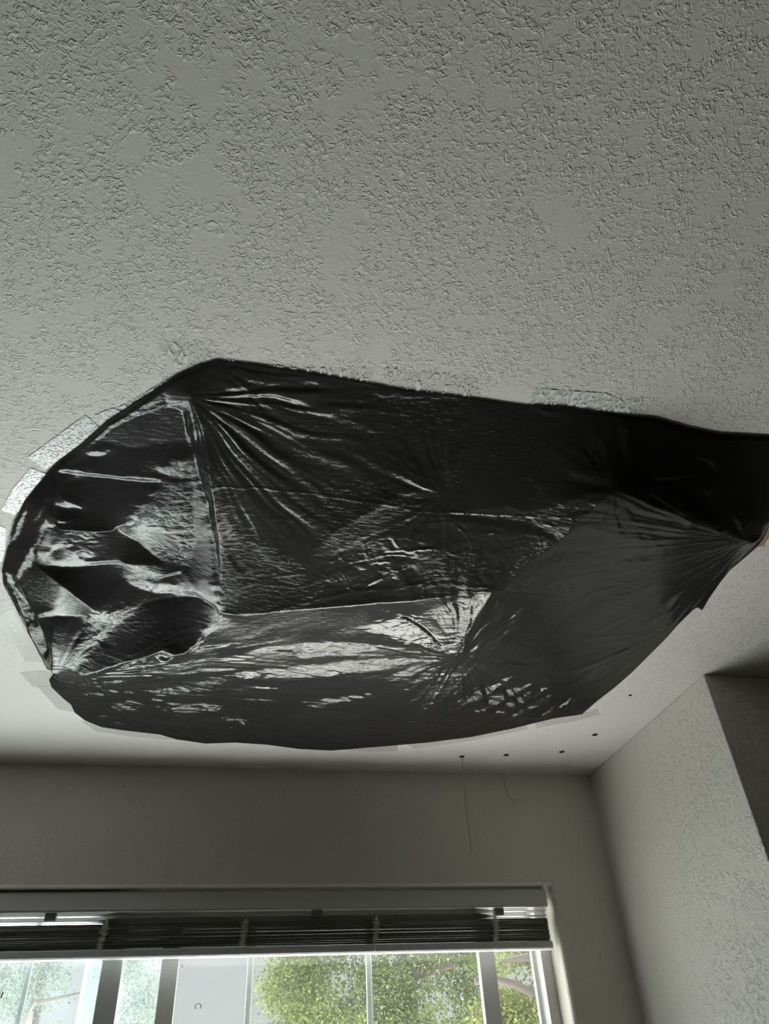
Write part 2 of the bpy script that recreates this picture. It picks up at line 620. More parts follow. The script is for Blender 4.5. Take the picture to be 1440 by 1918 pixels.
poly = np.array([on_ceiling(x, y, EDGE_DROP)[:2] for x, y in OUTLINE])

STEP = 0.0025
gx0, gy0 = poly[:, 0].min() - 4 * STEP, poly[:, 1].min() - 4 * STEP
NX = (int((poly[:, 0].max() - gx0) / STEP) + 5) // 32 * 32 + 32
NYG = (int((poly[:, 1].max() - gy0) / STEP) + 5) // 32 * 32 + 32
GX, GY = np.meshgrid(gx0 + np.arange(NX) * STEP, gy0 + np.arange(NYG) * STEP)


def in_poly(X, Y, P):
    inside = np.zeros(X.shape, bool)
    k_ = len(P)
    for i in range(k_):
        x1, y1 = P[i]
        x2, y2 = P[(i + 1) % k_]
        if y1 == y2:
            continue
        c_ = (y1 > Y) != (y2 > Y)
        inside ^= c_ & (X < (x2 - x1) * (Y - y1) / (y2 - y1) + x1)
    return inside


INSIDE = in_poly(GX, GY, poly)


def relax(rhs, fixed, val, iters=160, wt=None):
    """solve div(wt grad h) = rhs, h = val where fixed; coarse to fine"""
    levels = []
    if wt is None:
        wt = np.ones_like(rhs)
    r, fx, v, st, wv = rhs, fixed, val, STEP, wt
    while True:
        levels.append((r, fx, v, st, wv))
        if min(r.shape) <= 24 or r.shape[0] % 2 or r.shape[1] % 2:
            break
        hh, ww = r.shape[0] // 2, r.shape[1] // 2
        fb = fx.reshape(hh, 2, ww, 2)
        cnt = fb.sum((1, 3))
        vv = (v.reshape(hh, 2, ww, 2) * fb).sum((1, 3)) / np.maximum(cnt, 1)
        r = r.reshape(hh, 2, ww, 2).mean((1, 3))
        wv = wv.reshape(hh, 2, ww, 2).mean((1, 3))
        fx = cnt > 1
        v = vv
        st *= 2
    h_ = None
    for r, fx, v, st, wv in reversed(levels):
        if h_ is None:
            h_ = np.where(fx, v, 0.0)
        else:
            h_ = np.repeat(np.repeat(h_, 2, 0), 2, 1)
            h_ = np.where(fx, v, h_)
        rr = (r * st * st)[1:-1, 1:-1]
        wN, wS = (wv[1:-1, 1:-1] + wv[:-2, 1:-1]) * .5, (wv[1:-1, 1:-1] + wv[2:, 1:-1]) * .5
        wL, wR = (wv[1:-1, 1:-1] + wv[1:-1, :-2]) * .5, (wv[1:-1, 1:-1] + wv[1:-1, 2:]) * .5
        iw = 1 / (wN + wS + wL + wR)
        yy, xx = np.mgrid[0:r.shape[0], 0:r.shape[1]]
        free = (~fx)[1:-1, 1:-1]
        par = ((yy + xx) & 1)[1:-1, 1:-1]
        masks = [(free & (par == c_)) * 1.85 for c_ in (0, 1)]
        for it in range(iters):
            for mk in masks:
                nb = wN * h_[:-2, 1:-1] + wS * h_[2:, 1:-1] + wL * h_[1:-1, :-2] + wR * h_[1:-1, 2:]
                h_[1:-1, 1:-1] += mk * ((nb - rr) * iw - h_[1:-1, 1:-1])
    return h_


def vnoise(X, Y, seed):
    """smooth gradient-like noise in about -1..1"""
    rg = np.random.RandomState(seed)
    T = rg.uniform(-1, 1, (256, 256))
    xi, yi = np.floor(X).astype(int), np.floor(Y).astype(int)
    fx, fy = X - xi, Y - yi
    fx = fx * fx * fx * (fx * (fx * 6 - 15) + 10)
    fy = fy * fy * fy * (fy * (fy * 6 - 15) + 10)
    g00, g10 = T[yi % 256, xi % 256], T[yi % 256, (xi + 1) % 256]
    g01, g11 = T[(yi + 1) % 256, xi % 256], T[(yi + 1) % 256, (xi + 1) % 256]
    return (g00 * (1 - fx) + g10 * fx) * (1 - fy) + (g01 * (1 - fx) + g11 * fx) * fy


def blur(A, k_):
    for _ in range(k_):
        A = (A + np.roll(A, 1, 0) + np.roll(A, -1, 0)) / 3
        A = (A + np.roll(A, 1, 1) + np.roll(A, -1, 1)) / 3
    return A


# creases: (px, py, sag) polylines where the film hangs to a known depth below the ceiling
CREASES = [
    [(352, 742, .020), (372, 830, .060), (386, 930, .090), (400, 1040, .115), (410, 1135, .130)],
    [(410, 1135, .130), (360, 1195, .105), (250, 1232, .062), (112, 1263, .012)],
    [(410, 1135, .130), (470, 1133, .120), (545, 1128, .112), (625, 1042, .110), (720, 985, .095), (835, 930, .062)],
    [(1148, 915, .066), (1172, 795, .008)],
    [(1148, 915, .066), (1270, 962, .042), (1395, 1010, .008)],
    [(1148, 915, .066), (1100, 965, .075), (1045, 1010, .085)],
    [(835, 930, .062), (855, 850, .035), (845, 760, .006)],
    [(862, 1230, .112), (940, 1105, .105), (1045, 1010, .085)],
    [(862, 1230, .112), (640, 1255, .100), (400, 1275, .070), (150, 1290, .015)],
    [(862, 1230, .112), (800, 1345, .045)],
    # crumpled left end
    [(354, 846, .060), (354, 900, .058), (366, 1000, .072), (344, 1063, .088)],
    [(221, 983, .048), (125, 983, .030), (92, 1032, .040), (152, 1063, .056)],
    [(230, 1046, .052), (372, 1112, .100)],
    [(120, 1098, .040), (104, 1146, .045), (108, 1190, .030), (102, 1250, .006)],
    [(270, 1127, .090), (113, 1265, .010)],
    [(92, 972, .020), (33, 1072, .012)],
]

fixed = ~INSIDE
val = np.zeros_like(GX)
for cr_ in CREASES:
    for (xa, ya, sa), (xb, yb, sb) in zip(cr_[:-1], cr_[1:]):
        m_ = max(2, int(math.hypot(xb - xa, yb - ya) / 1.0))
        for i in range(m_ + 1):
            u = i / m_
            sg = sa + (sb - sa) * u
            q = on_ceiling(xa + (xb - xa) * u, ya + (yb - ya) * u, EDGE_DROP + sg)
            ix, iy = int(round((q[0] - gx0) / STEP)), int(round((q[1] - gy0) / STEP))
            if 0 <= ix < NX and 0 <= iy < NYG and INSIDE[iy, ix]:
                fixed[iy, ix] = True
                val[iy, ix] = sg
BASE = relax(np.full(GX.shape, -0.10), fixed, val)

# facets and folds whose slope is known from what they mirror: (polygon in photo px, what they mirror, strength, crinkle)
W, FL = 'window', 'sill'
PATCH = [
    ([(385, 1196), (412, 1138), (545, 1131), (940, 1107), (846, 1128), (660, 1166), (500, 1206)], 'high wall', 1, .3),
    ([(560, 1125), (625, 1045), (800, 965), (1000, 1000), (1040, 1015), (940, 1105)], 'sill', .66, .8),
    ([(185, 985), (222, 983), (250, 1013), (309, 1052), (229, 1044), (160, 1048), (178, 1034)], 'steep', 1, .1),
    ([(62, 1036), (110, 1050), (154, 1064), (100, 1060)], 'free', 1, .1),
    ([(231, 1085), (292, 1112), (372, 1118), (372, 1124), (292, 1119), (231, 1095)], 'free', 1, .1),
    ([(360, 1192), (410, 1138), (416, 1146), (372, 1212), (150, 1272), (146, 1254)], 'free', 1, .1),
    ([(3, 1070), (30, 1075), (60, 1130), (100, 1200), (106, 1255), (80, 1250)], 'free', 1, .1),
    ([(110, 880), (150, 845), (330, 765), (350, 845), (300, 900)], 'steep', 1, .25),
    ([(110, 885), (300, 905), (345, 905), (290, 930), (222, 980), (125, 978), (97, 968)], 'steep', 1, .2),
    ([(354, 846), (386, 930), (402, 1040), (410, 1135), (372, 1112), (344, 1063), (367, 1000)], 'left', 1, .2),
    ([(97, 980), (128, 986), (90, 1030), (66, 1035), (60, 1045)], 'steep', 1, .1),
    ([(66, 1060), (154, 1060), (229, 1046), (231, 1085), (180, 1140), (124, 1100)], 'steep', 1, .2),
    ([(231, 1090), (292, 1112), (370, 1118), (267, 1127), (171, 1144), (185, 1138)], 'low wall', 1, .5),
    ([(108, 1148), (171, 1144), (117, 1255), (102, 1250)], 'steep', 1, .1),
    ([(267, 1128), (372, 1118), (410, 1135), (358, 1192), (146, 1250), (204, 1184)], 'steep', 1, .3),
    ([(167, 846), (213, 840), (190, 855), (170, 853)], W, .8, .3),
    ([(242, 817), (280, 790), (345, 750), (348, 758), (285, 802), (250, 822)], W, .8, .3),
    ([(221, 982), (292, 921), (309, 906), (354, 902), (367, 1000), (361, 1042), (344, 1063), (309, 1050), (250, 1013)], FL, 1, .45),
    ([(325, 963), (350, 905), (367, 1000), (342, 1063), (334, 1017)], W, 1, 1.2),
    ([(300, 875), (321, 873), (334, 892), (317, 865), (350, 855), (355, 897), (338, 895), (304, 890)], W, .9, .8),
    ([(90, 1032), (129, 986), (183, 992), (177, 1036), (154, 1044), (138, 1021)], FL, 1, .8),
    ([(138, 1017), (158, 1020), (160, 1042), (148, 1034)], W, 1, .5),
    ([(33, 1075), (90, 969), (97, 978), (62, 1040), (56, 1058), (30, 1088)], W, .9, .5),
    ([(66, 1035), (110, 1047), (154, 1063), (100, 1058)], W, .8, .3),
    ([(105, 973), (222, 977), (222, 987), (105, 986)], 'free', 1, .1),
    ([(229, 1042), (302, 1066), (344, 1060), (346, 1069), (300, 1077), (229, 1053)], 'free', 1, .1),
    ([(112, 1262), (171, 1140), (182, 1140), (122, 1268)], 'free', 1, .1),
    ([(229, 1044), (262, 1052), (302, 1070), (290, 1080), (250, 1062)], W, .9, .6),
    ([(231, 1067), (371, 1106), (372, 1117), (292, 1112), (250, 1092)], W, .85, .4),
    ([(171, 1144), (267, 1127), (204, 1184), (179, 1209), (146, 1238), (113, 1267), (117, 1255), (146, 1200)], W, 1, .9),
    ([(359, 1194), (412, 1134), (398, 1166), (372, 1190)], W, .9, .5),
    ([(350, 842), (362, 850), (380, 905), (399, 1000), (411, 1100), (413, 1137), (406, 1130), (402, 1095), (391, 1000), (372, 910)], W, .9, .3),
    ([(15, 1020), (42, 962), (42, 985), (24, 1018)], W, .9, .3),
    ([(6, 1070), (18, 1075), (45, 1120), (80, 1195), (66, 1182), (28, 1115)], W, .9, .5),
    ([(58, 1175), (75, 1178), (90, 1225), (80, 1215)], W, .7, .3),
    ([(67, 1144), (100, 1140), (118, 1097), (124, 1100), (108, 1148), (80, 1152)], W, .8, .2),
    ([(100, 950), (121, 932), (160, 960), (125, 950)], W, .9, .5),
    ([(121, 900), (138, 886), (162, 900)], W, .7, .5),
    ([(110, 876), (200, 888), (300, 897), (300, 903), (200, 894), (110, 884)], W, .8, .3),
    ([(125, 1273), (200, 1252), (327, 1219), (322, 1229), (210, 1264)], W, .9, .3),
    ([(150, 1286), (210, 1266), (240, 1266), (190, 1286)], W, .9, .3),
    ([(160, 1304), (215, 1290), (228, 1295), (175, 1308)], W, .9, .2),
    ([(208, 1322), (253, 1311), (253, 1333), (215, 1331)], W, .9, .5),
    ([(160, 1333), (212, 1342), (190, 1349)], W, .8, .3),
    ([(400, 756), (442, 830), (484, 882), (464, 880), (428, 835), (393, 765)], W, .8, .6),
    ([(436, 755), (495, 780), (577, 823), (558, 825), (488, 792)], W, .8, .4),
    ([(640, 841), (720, 878), (817, 922), (780, 912), (715, 888)], W, .7, .5),
    ([(493, 731), (600, 764), (719, 815), (683, 809), (595, 777)], FL, 1, .4),
    ([(398, 712), (497, 736), (495, 752), (430, 731)], W, .7, .5),
    ([(760, 898), (824, 929), (795, 926)], W, .7, .5),
    ([(622, 1042), (700, 998), (792, 966), (793, 972), (702, 1006), (626, 1048)], W, .9, .2),
    ([(640, 1067), (697, 1010), (733, 1002), (807, 1022), (766, 1083), (652, 1112), (611, 1095)], W, .55, 1.5),
    ([(839, 1128), (912, 1108), (880, 1169), (862, 1226), (847, 1217), (843, 1160)], W, 1, .7),
    ([(664, 1169), (780, 1158), (800, 1180), (851, 1222), (760, 1202), (720, 1182)], W, .7, 1.1),
    ([(514, 1217), (583, 1206), (677, 1208), (711, 1217), (652, 1227), (583, 1231)], W, .9, .8),
    ([(480, 1255), (700, 1235), (840, 1232), (700, 1252), (560, 1264)], W, .7, 1.0),
    ([(850, 1242), (821, 1270), (800, 1303), (786, 1334), (810, 1310), (834, 1279)], W, 0.85, 0.5),
    ([(864, 1245), (840, 1270), (823, 1299), (812, 1326), (832, 1305), (852, 1277)], W, 0.85, 0.5),
    ([(836, 1240), (802, 1255), (773, 1278), (752, 1302), (781, 1289), (811, 1268)], W, 0.85, 0.5),
    ([(826, 1232), (784, 1244), (744, 1263), (712, 1282), (748, 1271), (789, 1255)], W, 0.85, 0.5),
    ([(872, 1243), (858, 1269), (851, 1297), (848, 1322), (860, 1300), (869, 1272)], W, 0.85, 0.5),
    ([(840, 1334), (886, 1314), (929, 1288), (965, 1264), (926, 1282), (881, 1305)], W, 0.85, 0.5),
    ([(875, 1342), (923, 1323), (968, 1297), (1005, 1272), (964, 1289), (918, 1312)], W, 0.85, 0.5),
    ([(905, 1347), (953, 1328), (998, 1304), (1035, 1281), (994, 1297), (948, 1319)], W, 0.85, 0.5),
    ([(950, 1347), (991, 1332), (1029, 1311), (1060, 1290), (1025, 1303), (986, 1322)], W, 0.85, 0.5),
    ([(995, 1347), (1030, 1334), (1063, 1317), (1090, 1300), (1060, 1311), (1026, 1327)], W, 0.85, 0.5),
    ([(1040, 1345), (1073, 1331), (1105, 1314), (1130, 1296), (1101, 1308), (1070, 1324)], W, 0.85, 0.5),
    ([(700, 1300), (650, 1305), (601, 1314), (560, 1325), (603, 1321), (652, 1313)], W, 0.85, 0.5),
    ([(250, 1300), (310, 1299), (369, 1293), (420, 1285), (369, 1286), (309, 1291)], W, 0.85, 0.5),
    ([(300, 1330), (360, 1334), (419, 1333), (470, 1330), (419, 1327), (360, 1326)], W, 0.85, 0.5),
    ([(330, 1290), (398, 1281), (464, 1266), (520, 1250), (462, 1258), (395, 1271)], W, 0.85, 0.5),
    ([(350, 1375), (377, 1367), (401, 1354), (420, 1340), (397, 1347), (372, 1358)], W, 0.85, 0.5),
    ([(395, 1385), (423, 1375), (449, 1360), (470, 1345), (446, 1354), (419, 1367)], W, 0.85, 0.5),
    ([(1300, 852), (1317, 866), (1335, 876), (1352, 884), (1338, 872), (1320, 861)], FL, 1, 0.8),
    ([(1200, 898), (1233, 899), (1265, 896), (1292, 890), (1264, 889), (1232, 891)], FL, 1, 0.9),
    ([(1305, 940), (1323, 929), (1336, 914), (1345, 898), (1330, 907), (1315, 921)], FL, 1, 1.2),
    ([(1372, 960), (1375, 976), (1383, 989), (1392, 1000), (1389, 987), (1383, 972)], FL, 1, 0.6),
    ([(430, 702), (456, 711), (482, 715), (505, 716), (483, 709), (457, 703)], W, 0.7, 0.6),
    ([(540, 710), (578, 720), (616, 726), (650, 728), (618, 719), (579, 712)], FL, 1, 0.6),
    ([(690, 735), (728, 744), (767, 747), (800, 748), (767, 741), (729, 736)], FL, 1, 0.8),
    ([(800, 742), (828, 749), (856, 752), (880, 752), (856, 746), (828, 742)], FL, 1, 0.9),
    ([(990, 768), (1014, 776), (1038, 780), (1060, 780), (1040, 773), (1015, 768)], FL, 1, 0.6),
    ([(215, 840), (262, 808), (307, 773), (345, 742), (305, 769), (259, 803)], W, 0.8, 0.3),
    ([(60, 985), (76, 966), (87, 945), (95, 925), (82, 941), (69, 962)], W, 0.8, 0.4),
    ([(25, 1000), (40, 977), (52, 952), (60, 930), (47, 950), (35, 974)], W, 0.8, 0.3),
    ([(30, 1100), (48, 1138), (68, 1175), (88, 1205), (73, 1172), (53, 1135)], W, 0.8, 0.3),
    ([(150, 1062), (119, 1058), (87, 1056), (60, 1056), (87, 1059), (118, 1062)], W, 0.8, 0.3),
    ([(950, 1070), (1040, 1040), (1130, 1100), (1125, 1240), (1040, 1262), (960, 1200)], 'low wall', .35, .5),
    ([(1085, 1340), (1133, 1301), (1140, 1306), (1100, 1328)], W, .7, .4),
    ([(1150, 915), (1230, 942), (1392, 1006), (1300, 987), (1220, 957)], FL, 1, .2),
    ([(958, 968), (1148, 918), (1047, 1011)], FL, 1, .5),
    ([(1150, 910), (1166, 801), (1177, 801), (1164, 860)], FL, 1, .4),
    ([(800, 960), (960, 950), (1010, 985), (930, 975)], FL, 1, 1.0),
]
# broad panels: what each one mirrors (lower wall, upper wall, dark back of the room)
NR, UP_, DK, LF = 'low wall', 'high wall', 'back', 'left'
SI = 'sill'
REGION = [
    ([(300, 730), (405, 660), (640, 700), (845, 740), (835, 930), (625, 1040), (545, 1130), (410, 1135), (386, 930)], NR),
    ([(845, 740), (1172, 770), (1148, 915), (1045, 1010), (940, 1105), (545, 1130), (625, 1040), (835, 930)], NR),
    ([(1172, 770), (1560, 800), (1560, 920), (1405, 1015), (1148, 915)], DK),
    ([(1148, 915), (1405, 1015), (1260, 1200), (1090, 1360), (790, 1400), (862, 1230), (940, 1105), (1045, 1010)], UP_),
    ([(80, 1263), (112, 1263), (360, 1195), (410, 1135), (545, 1130), (940, 1105), (862, 1230), (790, 1400), (620, 1420), (130, 1400)], UP_),
    ([(-10, 1080), (90, 870), (350, 740), (386, 930), (410, 1135), (360, 1195), (105, 1262)], NR),
]
# fans of gathered folds: (px, py, reach px, first angle, last angle (photo degrees, 0 = right, 90 = down), folds, slope)
FANS = [
    (100, 1262, 560, -20, 40, 24, .28),
    (350, 740, 420, -10, 85, 20, .13),
    (352, 745, 160, 85, 175, 12, .14),
    (1405, 1015, 420, 95, 215, 34, .2),
    (862, 1228, 240, -180, 180, 40, .12),
    (795, 1350, 330, -75, 0, 16, .09),
    (150, 1335, 260, -20, 30, 12, .13),
    (400, 1390, 240, -60, 10, 12, .12),
    (1148, 914, 150, 0, 360, 26, .06),
    (835, 932, 170, 90, 300, 20, .07),
    (102, 1255, 180, -85, -30, 8, .12),
    (405, 685, 200, 0, 60, 12, .10),
    (8, 1080, 140, 20, 75, 10, .14),
    (1265, 1180, 460, 125, 180, 22, .26),
]


# short straight creases pressed into the thin film
CREASE_FIELD = np.zeros_like(GX)
_rg = np.random.RandomState(17)
_x0, _y0 = GX[0, 0], GY[0, 0]
for _ in range(900):
    cx_, cy_ = _rg.uniform(poly[:, 0].min(), poly[:, 0].max()), _rg.uniform(poly[:, 1].min(), poly[:, 1].max())
    half = _rg.uniform(.008, .055)
    an = _rg.normal(.15, .55) if cx_ > -.02 else _rg.uniform(0, math.pi)
    wd = _rg.uniform(.003, .007)
    i0, i1 = max(0, int((cx_ - half - .01 - _x0) / STEP)), min(NX, int((cx_ + half + .01 - _x0) / STEP))
    j0, j1 = max(0, int((cy_ - half - .01 - _y0) / STEP)), min(NYG, int((cy_ + half + .01 - _y0) / STEP))
    if i1 <= i0 or j1 <= j0:
        continue
    ddx, ddy = GX[j0:j1, i0:i1] - cx_, GY[j0:j1, i0:i1] - cy_
    al = ddx * math.cos(an) + ddy * math.sin(an)
    pe = -ddx * math.sin(an) + ddy * math.cos(an) + 6 * al * al * _rg.uniform(-1, 1)
    CREASE_FIELD[j0:j1, i0:i1] += _rg.uniform(.3, 1.0) * wd * .28 * np.clip(1 - np.abs(pe) / wd, 0, 1) * np.clip(1.4 * (1 - np.abs(al) / half), 0, 1)

MARGIN = INSIDE & (blur(INSIDE.astype(float), 9) < .93) & (GY > 1.50)
NEAR_EDGE = INSIDE & (blur(INSIDE.astype(float), 9) < .93) & (GY < 1.40)


def film_pass(S):
    PX, PY = project(GX, GY, CEIL - EDGE_DROP - S)
    QX = PX + 4.0 * vnoise(GX * 60, GY * 60, 71) + 2.5 * vnoise(GX * 160, GY * 160, 72)
    QY = PY + 4.0 * vnoise(GX * 60, GY * 60, 73) + 2.5 * vnoise(GX * 160, GY * 160, 74)
    X, Y, Z = GX, GY, CEIL - EDGE_DROP - S
    gy_, gx_ = np.gradient(BASE, STEP)
    # crinkle
    wx = vnoise(X * 9, Y * 9, 1) * .02
    wy = vnoise(X * 9, Y * 9, 2) * .02
    ux, uy = X * .86 - Y * .51 + wx, X * .51 + Y * .86 + wy
    tx_, ty_ = X * .35 + Y * .94 + wy, Y * .35 - X * .94 + wx
    cr1 = np.abs(vnoise(ux * 38, uy * 66, 3)) * .0011 + np.abs(vnoise(tx_ * 90, ty_ * 150, 4)) * .0006 \
        + CREASE_FIELD
    vx, vy, vz = CAM[0] - X, CAM[1] - Y, CAM[2] - Z
    L = np.sqrt(vx * vx + vy * vy + vz * vz)
    vx, vy, vz = vx / L, vy / L, vz / L
    wt = np.full(X.shape, .3)
    crink = np.full(X.shape, .22) + .25 * np.clip(vnoise(X * 4, Y * 4, 9), 0, 1)
    for pts, kind, wgt, ck in [(r_[0], r_[1], .9, None) for r_ in REGION] + PATCH:
        P = np.array(pts, float)
        x0, x1, y0, y1 = P[:, 0].min() - 8, P[:, 0].max() + 8, P[:, 1].min() - 8, P[:, 1].max() + 8
        sel = (PX > x0) & (PX < x1) & (PY > y0) & (PY < y1)
        if not sel.any():
            continue
        mk = np.zeros(X.shape)
        mk[sel] = in_poly(QX[sel], QY[sel], P) if kind in (W, FL) else in_poly(PX[sel], PY[sel], P)
        mk = blur(mk, 1) * wgt
        if kind == 'free':
            wt = wt * (1 - mk) + .03 * mk
            continue
        if kind == W:
            ty, tz = WALL_Y + .1, 1.42
            tx = np.clip(X * ty / Y, -1.2, .85)
        elif kind == NR:
            tx, ty, tz = X * (WALL_Y - .3) / Y, WALL_Y - .3, .15
        elif kind == UP_:
            tx, ty, tz = X * WALL_Y / Y, WALL_Y, 2.34
        elif kind == 'steep':
            tx, ty, tz = X * 1.1, 1.15, .0
        elif kind == LF:
            tx, ty, tz = -1.7, 1.75, .15
        elif kind == DK:
            tx, ty, tz = 1.6, -.3, .4
        else:
            ty, tz = WALL_Y + .1, .84
            tx = np.clip(X * ty / Y, -1.2, .85)
        lx, ly, lz = tx - X, ty - Y, tz - Z
        Q = np.sqrt(lx * lx + ly * ly + lz * lz)
        hx, hy, hz = vx + lx / Q, vy + ly / Q, vz + lz / Q
        wt = np.maximum(wt, mk) if ck is not None else (np.maximum(wt, mk * (.8 if kind == UP_ else .6)))
        if ck is not None or kind in (DK, LF):
            gx_ = gx_ * (1 - mk) + (hx / hz) * mk
        gy_ = gy_ * (1 - mk) + (hy / hz) * mk
        if ck is not None:
            crink = crink * (1 - mk) + ck * mk
    wt = np.where(MARGIN, .05, wt)
    wt = np.where(NEAR_EDGE, np.maximum(wt, .8), wt)
    fxx = (gx_[:, 1:] + gx_[:, :-1]) * (wt[:, 1:] + wt[:, :-1]) * .25
    fyy = (gy_[1:] + gy_[:-1]) * (wt[1:] + wt[:-1]) * .25
    div = np.zeros_like(GX)
    div[:, 1:-1] += (fxx[:, 1:] - fxx[:, :-1]) / STEP
    div[1:-1] += (fyy[1:] - fyy[:-1]) / STEP
    H_ = relax(div, ~INSIDE, np.zeros_like(GX), 150, wt)
    H_ = H_ + cr1 * blur(crink, 1)
    far = np.clip((Y - X * .12 - 1.62) / .12, 0, 1) * np.clip((1.05 - X) / .3, 0, 1)
    st_ = vnoise(X * 9 + 3, (Y - X * .10 + wy * .4) * 55, 21) + .6 * vnoise(X * 14, (Y - X * .05) * 120, 22)
    H_ = H_ + .0011 * far * st_ * (.4 + .6 * np.clip(.5 + vnoise(X * 5, Y * 7, 23), 0, 1))
    for k_, (fx, fy, reach, a0, a1, nf, sl) in enumerate(FANS):
        dx, dy = PX - fx, PY - fy
        r = np.hypot(dx, dy)
        ang = np.degrees(np.arctan2(dy, dx))
        ang = (ang - a0) % 360
        span = a1 - a0
        win_ = np.ones(X.shape) if span >= 359 else np.clip(np.minimum(ang, span - ang) / 8, 0, 1)
        rr = r * .0013
        amp = sl * rr * math.radians(span) / nf * np.clip(1 - r / reach, 0, 1) ** 1.2
        th = ang / span * nf + .5 * vnoise(X * 12, Y * 12, 30 + k_)
        fold = vnoise(th, r / reach * 2.5, 60 + k_) + .5 * vnoise(th * 2.3, r / reach * 4, 90 + k_)
        H_ = H_ + amp * fold * win_ * 1.6
    # long factory fold lines of the unrolled bag
    for pts in ([(360, 903), (480, 910), (640, 935), (790, 962), (960, 968), (1210, 977)],
                [(410, 1136), (470, 1136), (650, 1112), (850, 1096), (940, 1104), (1090, 1120), (1200, 1142)],
                [(600, 1205), (740, 1215), (860, 1230), (1000, 1228)]):
        d = np.full(X.shape, 1e9)
        for (xa, ya), (xb, yb) in zip(pts[:-1], pts[1:]):
            u = np.clip(((PX - xa) * (xb - xa) + (PY - ya) * (yb - ya)) / ((xb - xa) ** 2 + (yb - ya) ** 2), 0, 1)
            d = np.minimum(d, np.hypot(PX - xa - u * (xb - xa), PY - ya - u * (yb - ya)))
        H_ = H_ + .0006 * np.exp(-(d / 2.0) ** 2)
    # edges stay stuck to the ceiling
    ed = relax_edge
    return np.maximum(H_ * ed, 0.0)


_dist = INSIDE.astype(float)
relax_edge = np.clip((blur(_dist, 6) - .5) * 2.4, 0, 1)
S = film_pass(BASE)
S = film_pass(S)

# mesh: cells touching the outline get their outer corners moved onto it
cell = INSIDE[:-1, :-1] | INSIDE[1:, :-1] | INSIDE[:-1, 1:] | INSIDE[1:, 1:]
used = np.zeros(INSIDE.shape, bool)
used[:-1, :-1] |= cell
used[1:, :-1] |= cell
used[:-1, 1:] |= cell
used[1:, 1:] |= cell
VX, VY, VZ = GX.copy(), GY.copy(), CEIL - EDGE_DROP - S
for iy, ix in np.argwhere(used & ~INSIDE):
    q = np.array((GX[iy, ix], GY[iy, ix]))
    a_ = poly
    b_ = np.roll(poly, -1, 0)
    ab = b_ - a_
    u = np.clip(((q - a_) * ab).sum(1) / np.maximum((ab * ab).sum(1), 1e-12), 0, 1)
    c_ = a_ + ab * u[:, None]
    k_ = np.argmin(((q - c_) ** 2).sum(1))
    VX[iy, ix], VY[iy, ix] = c_[k_]
    VZ[iy, ix] = CEIL - EDGE_DROP
idx = -np.ones(INSIDE.shape, int)
idx[used] = np.arange(used.sum())
verts = np.stack((VX[used], VY[used], VZ[used]), 1)
cy, cx = np.nonzero(cell)
quads = np.stack((idx[cy, cx], idx[cy + 1, cx], idx[cy + 1, cx + 1], idx[cy, cx + 1]), 1)
me = bpy.data.meshes.new('plastic_sheet')
me.vertices.add(len(verts))
me.vertices.foreach_set('co', verts.ravel())
me.loops.add(quads.size)
me.loops.foreach_set('vertex_index', quads.ravel())
me.polygons.add(len(quads))
me.polygons.foreach_set('loop_start', np.arange(0, quads.size, 4))
me.polygons.foreach_set('use_smooth', np.ones(len(quads), bool))
me.update(calc_edges=True)
me.validate()
film = tag(link('plastic_sheet', me, M_FILM), 'crumpled glossy black plastic sheet taped across the ceiling', 'plastic sheet')


# ------------------------------------------------------------------ clear tape
def ceiling_patch(name, pts, mat, drop=.0010, thick=.0001):
    v = [on_ceiling(x, y, drop) for x, y in pts]
    k_ = len(v)
    vv = [tuple(q) for q in v] + [(q[0], q[1], q[2] - thick) for q in v]
    bm = bmesh.new()
    bv = [bm.verts.new(q) for q in vv]
    bm.faces.new(bv[:k_])
    bm.faces.new(bv[k_:][::-1])
    for i in range(k_):
        j = (i + 1) % k_
        bm.faces.new((bv[i], bv[k_ + i], bv[k_ + j], bv[j]))
    bmesh.ops.recalc_face_normals(bm, faces=bm.faces)
    bmesh.ops.triangulate(bm, faces=[f_ for f_ in bm.faces if len(f_.verts) > 4])
    me_ = bpy.data.meshes.new(name)
    bm.to_mesh(me_)
    bm.free()
    return link(name, me_, mat)


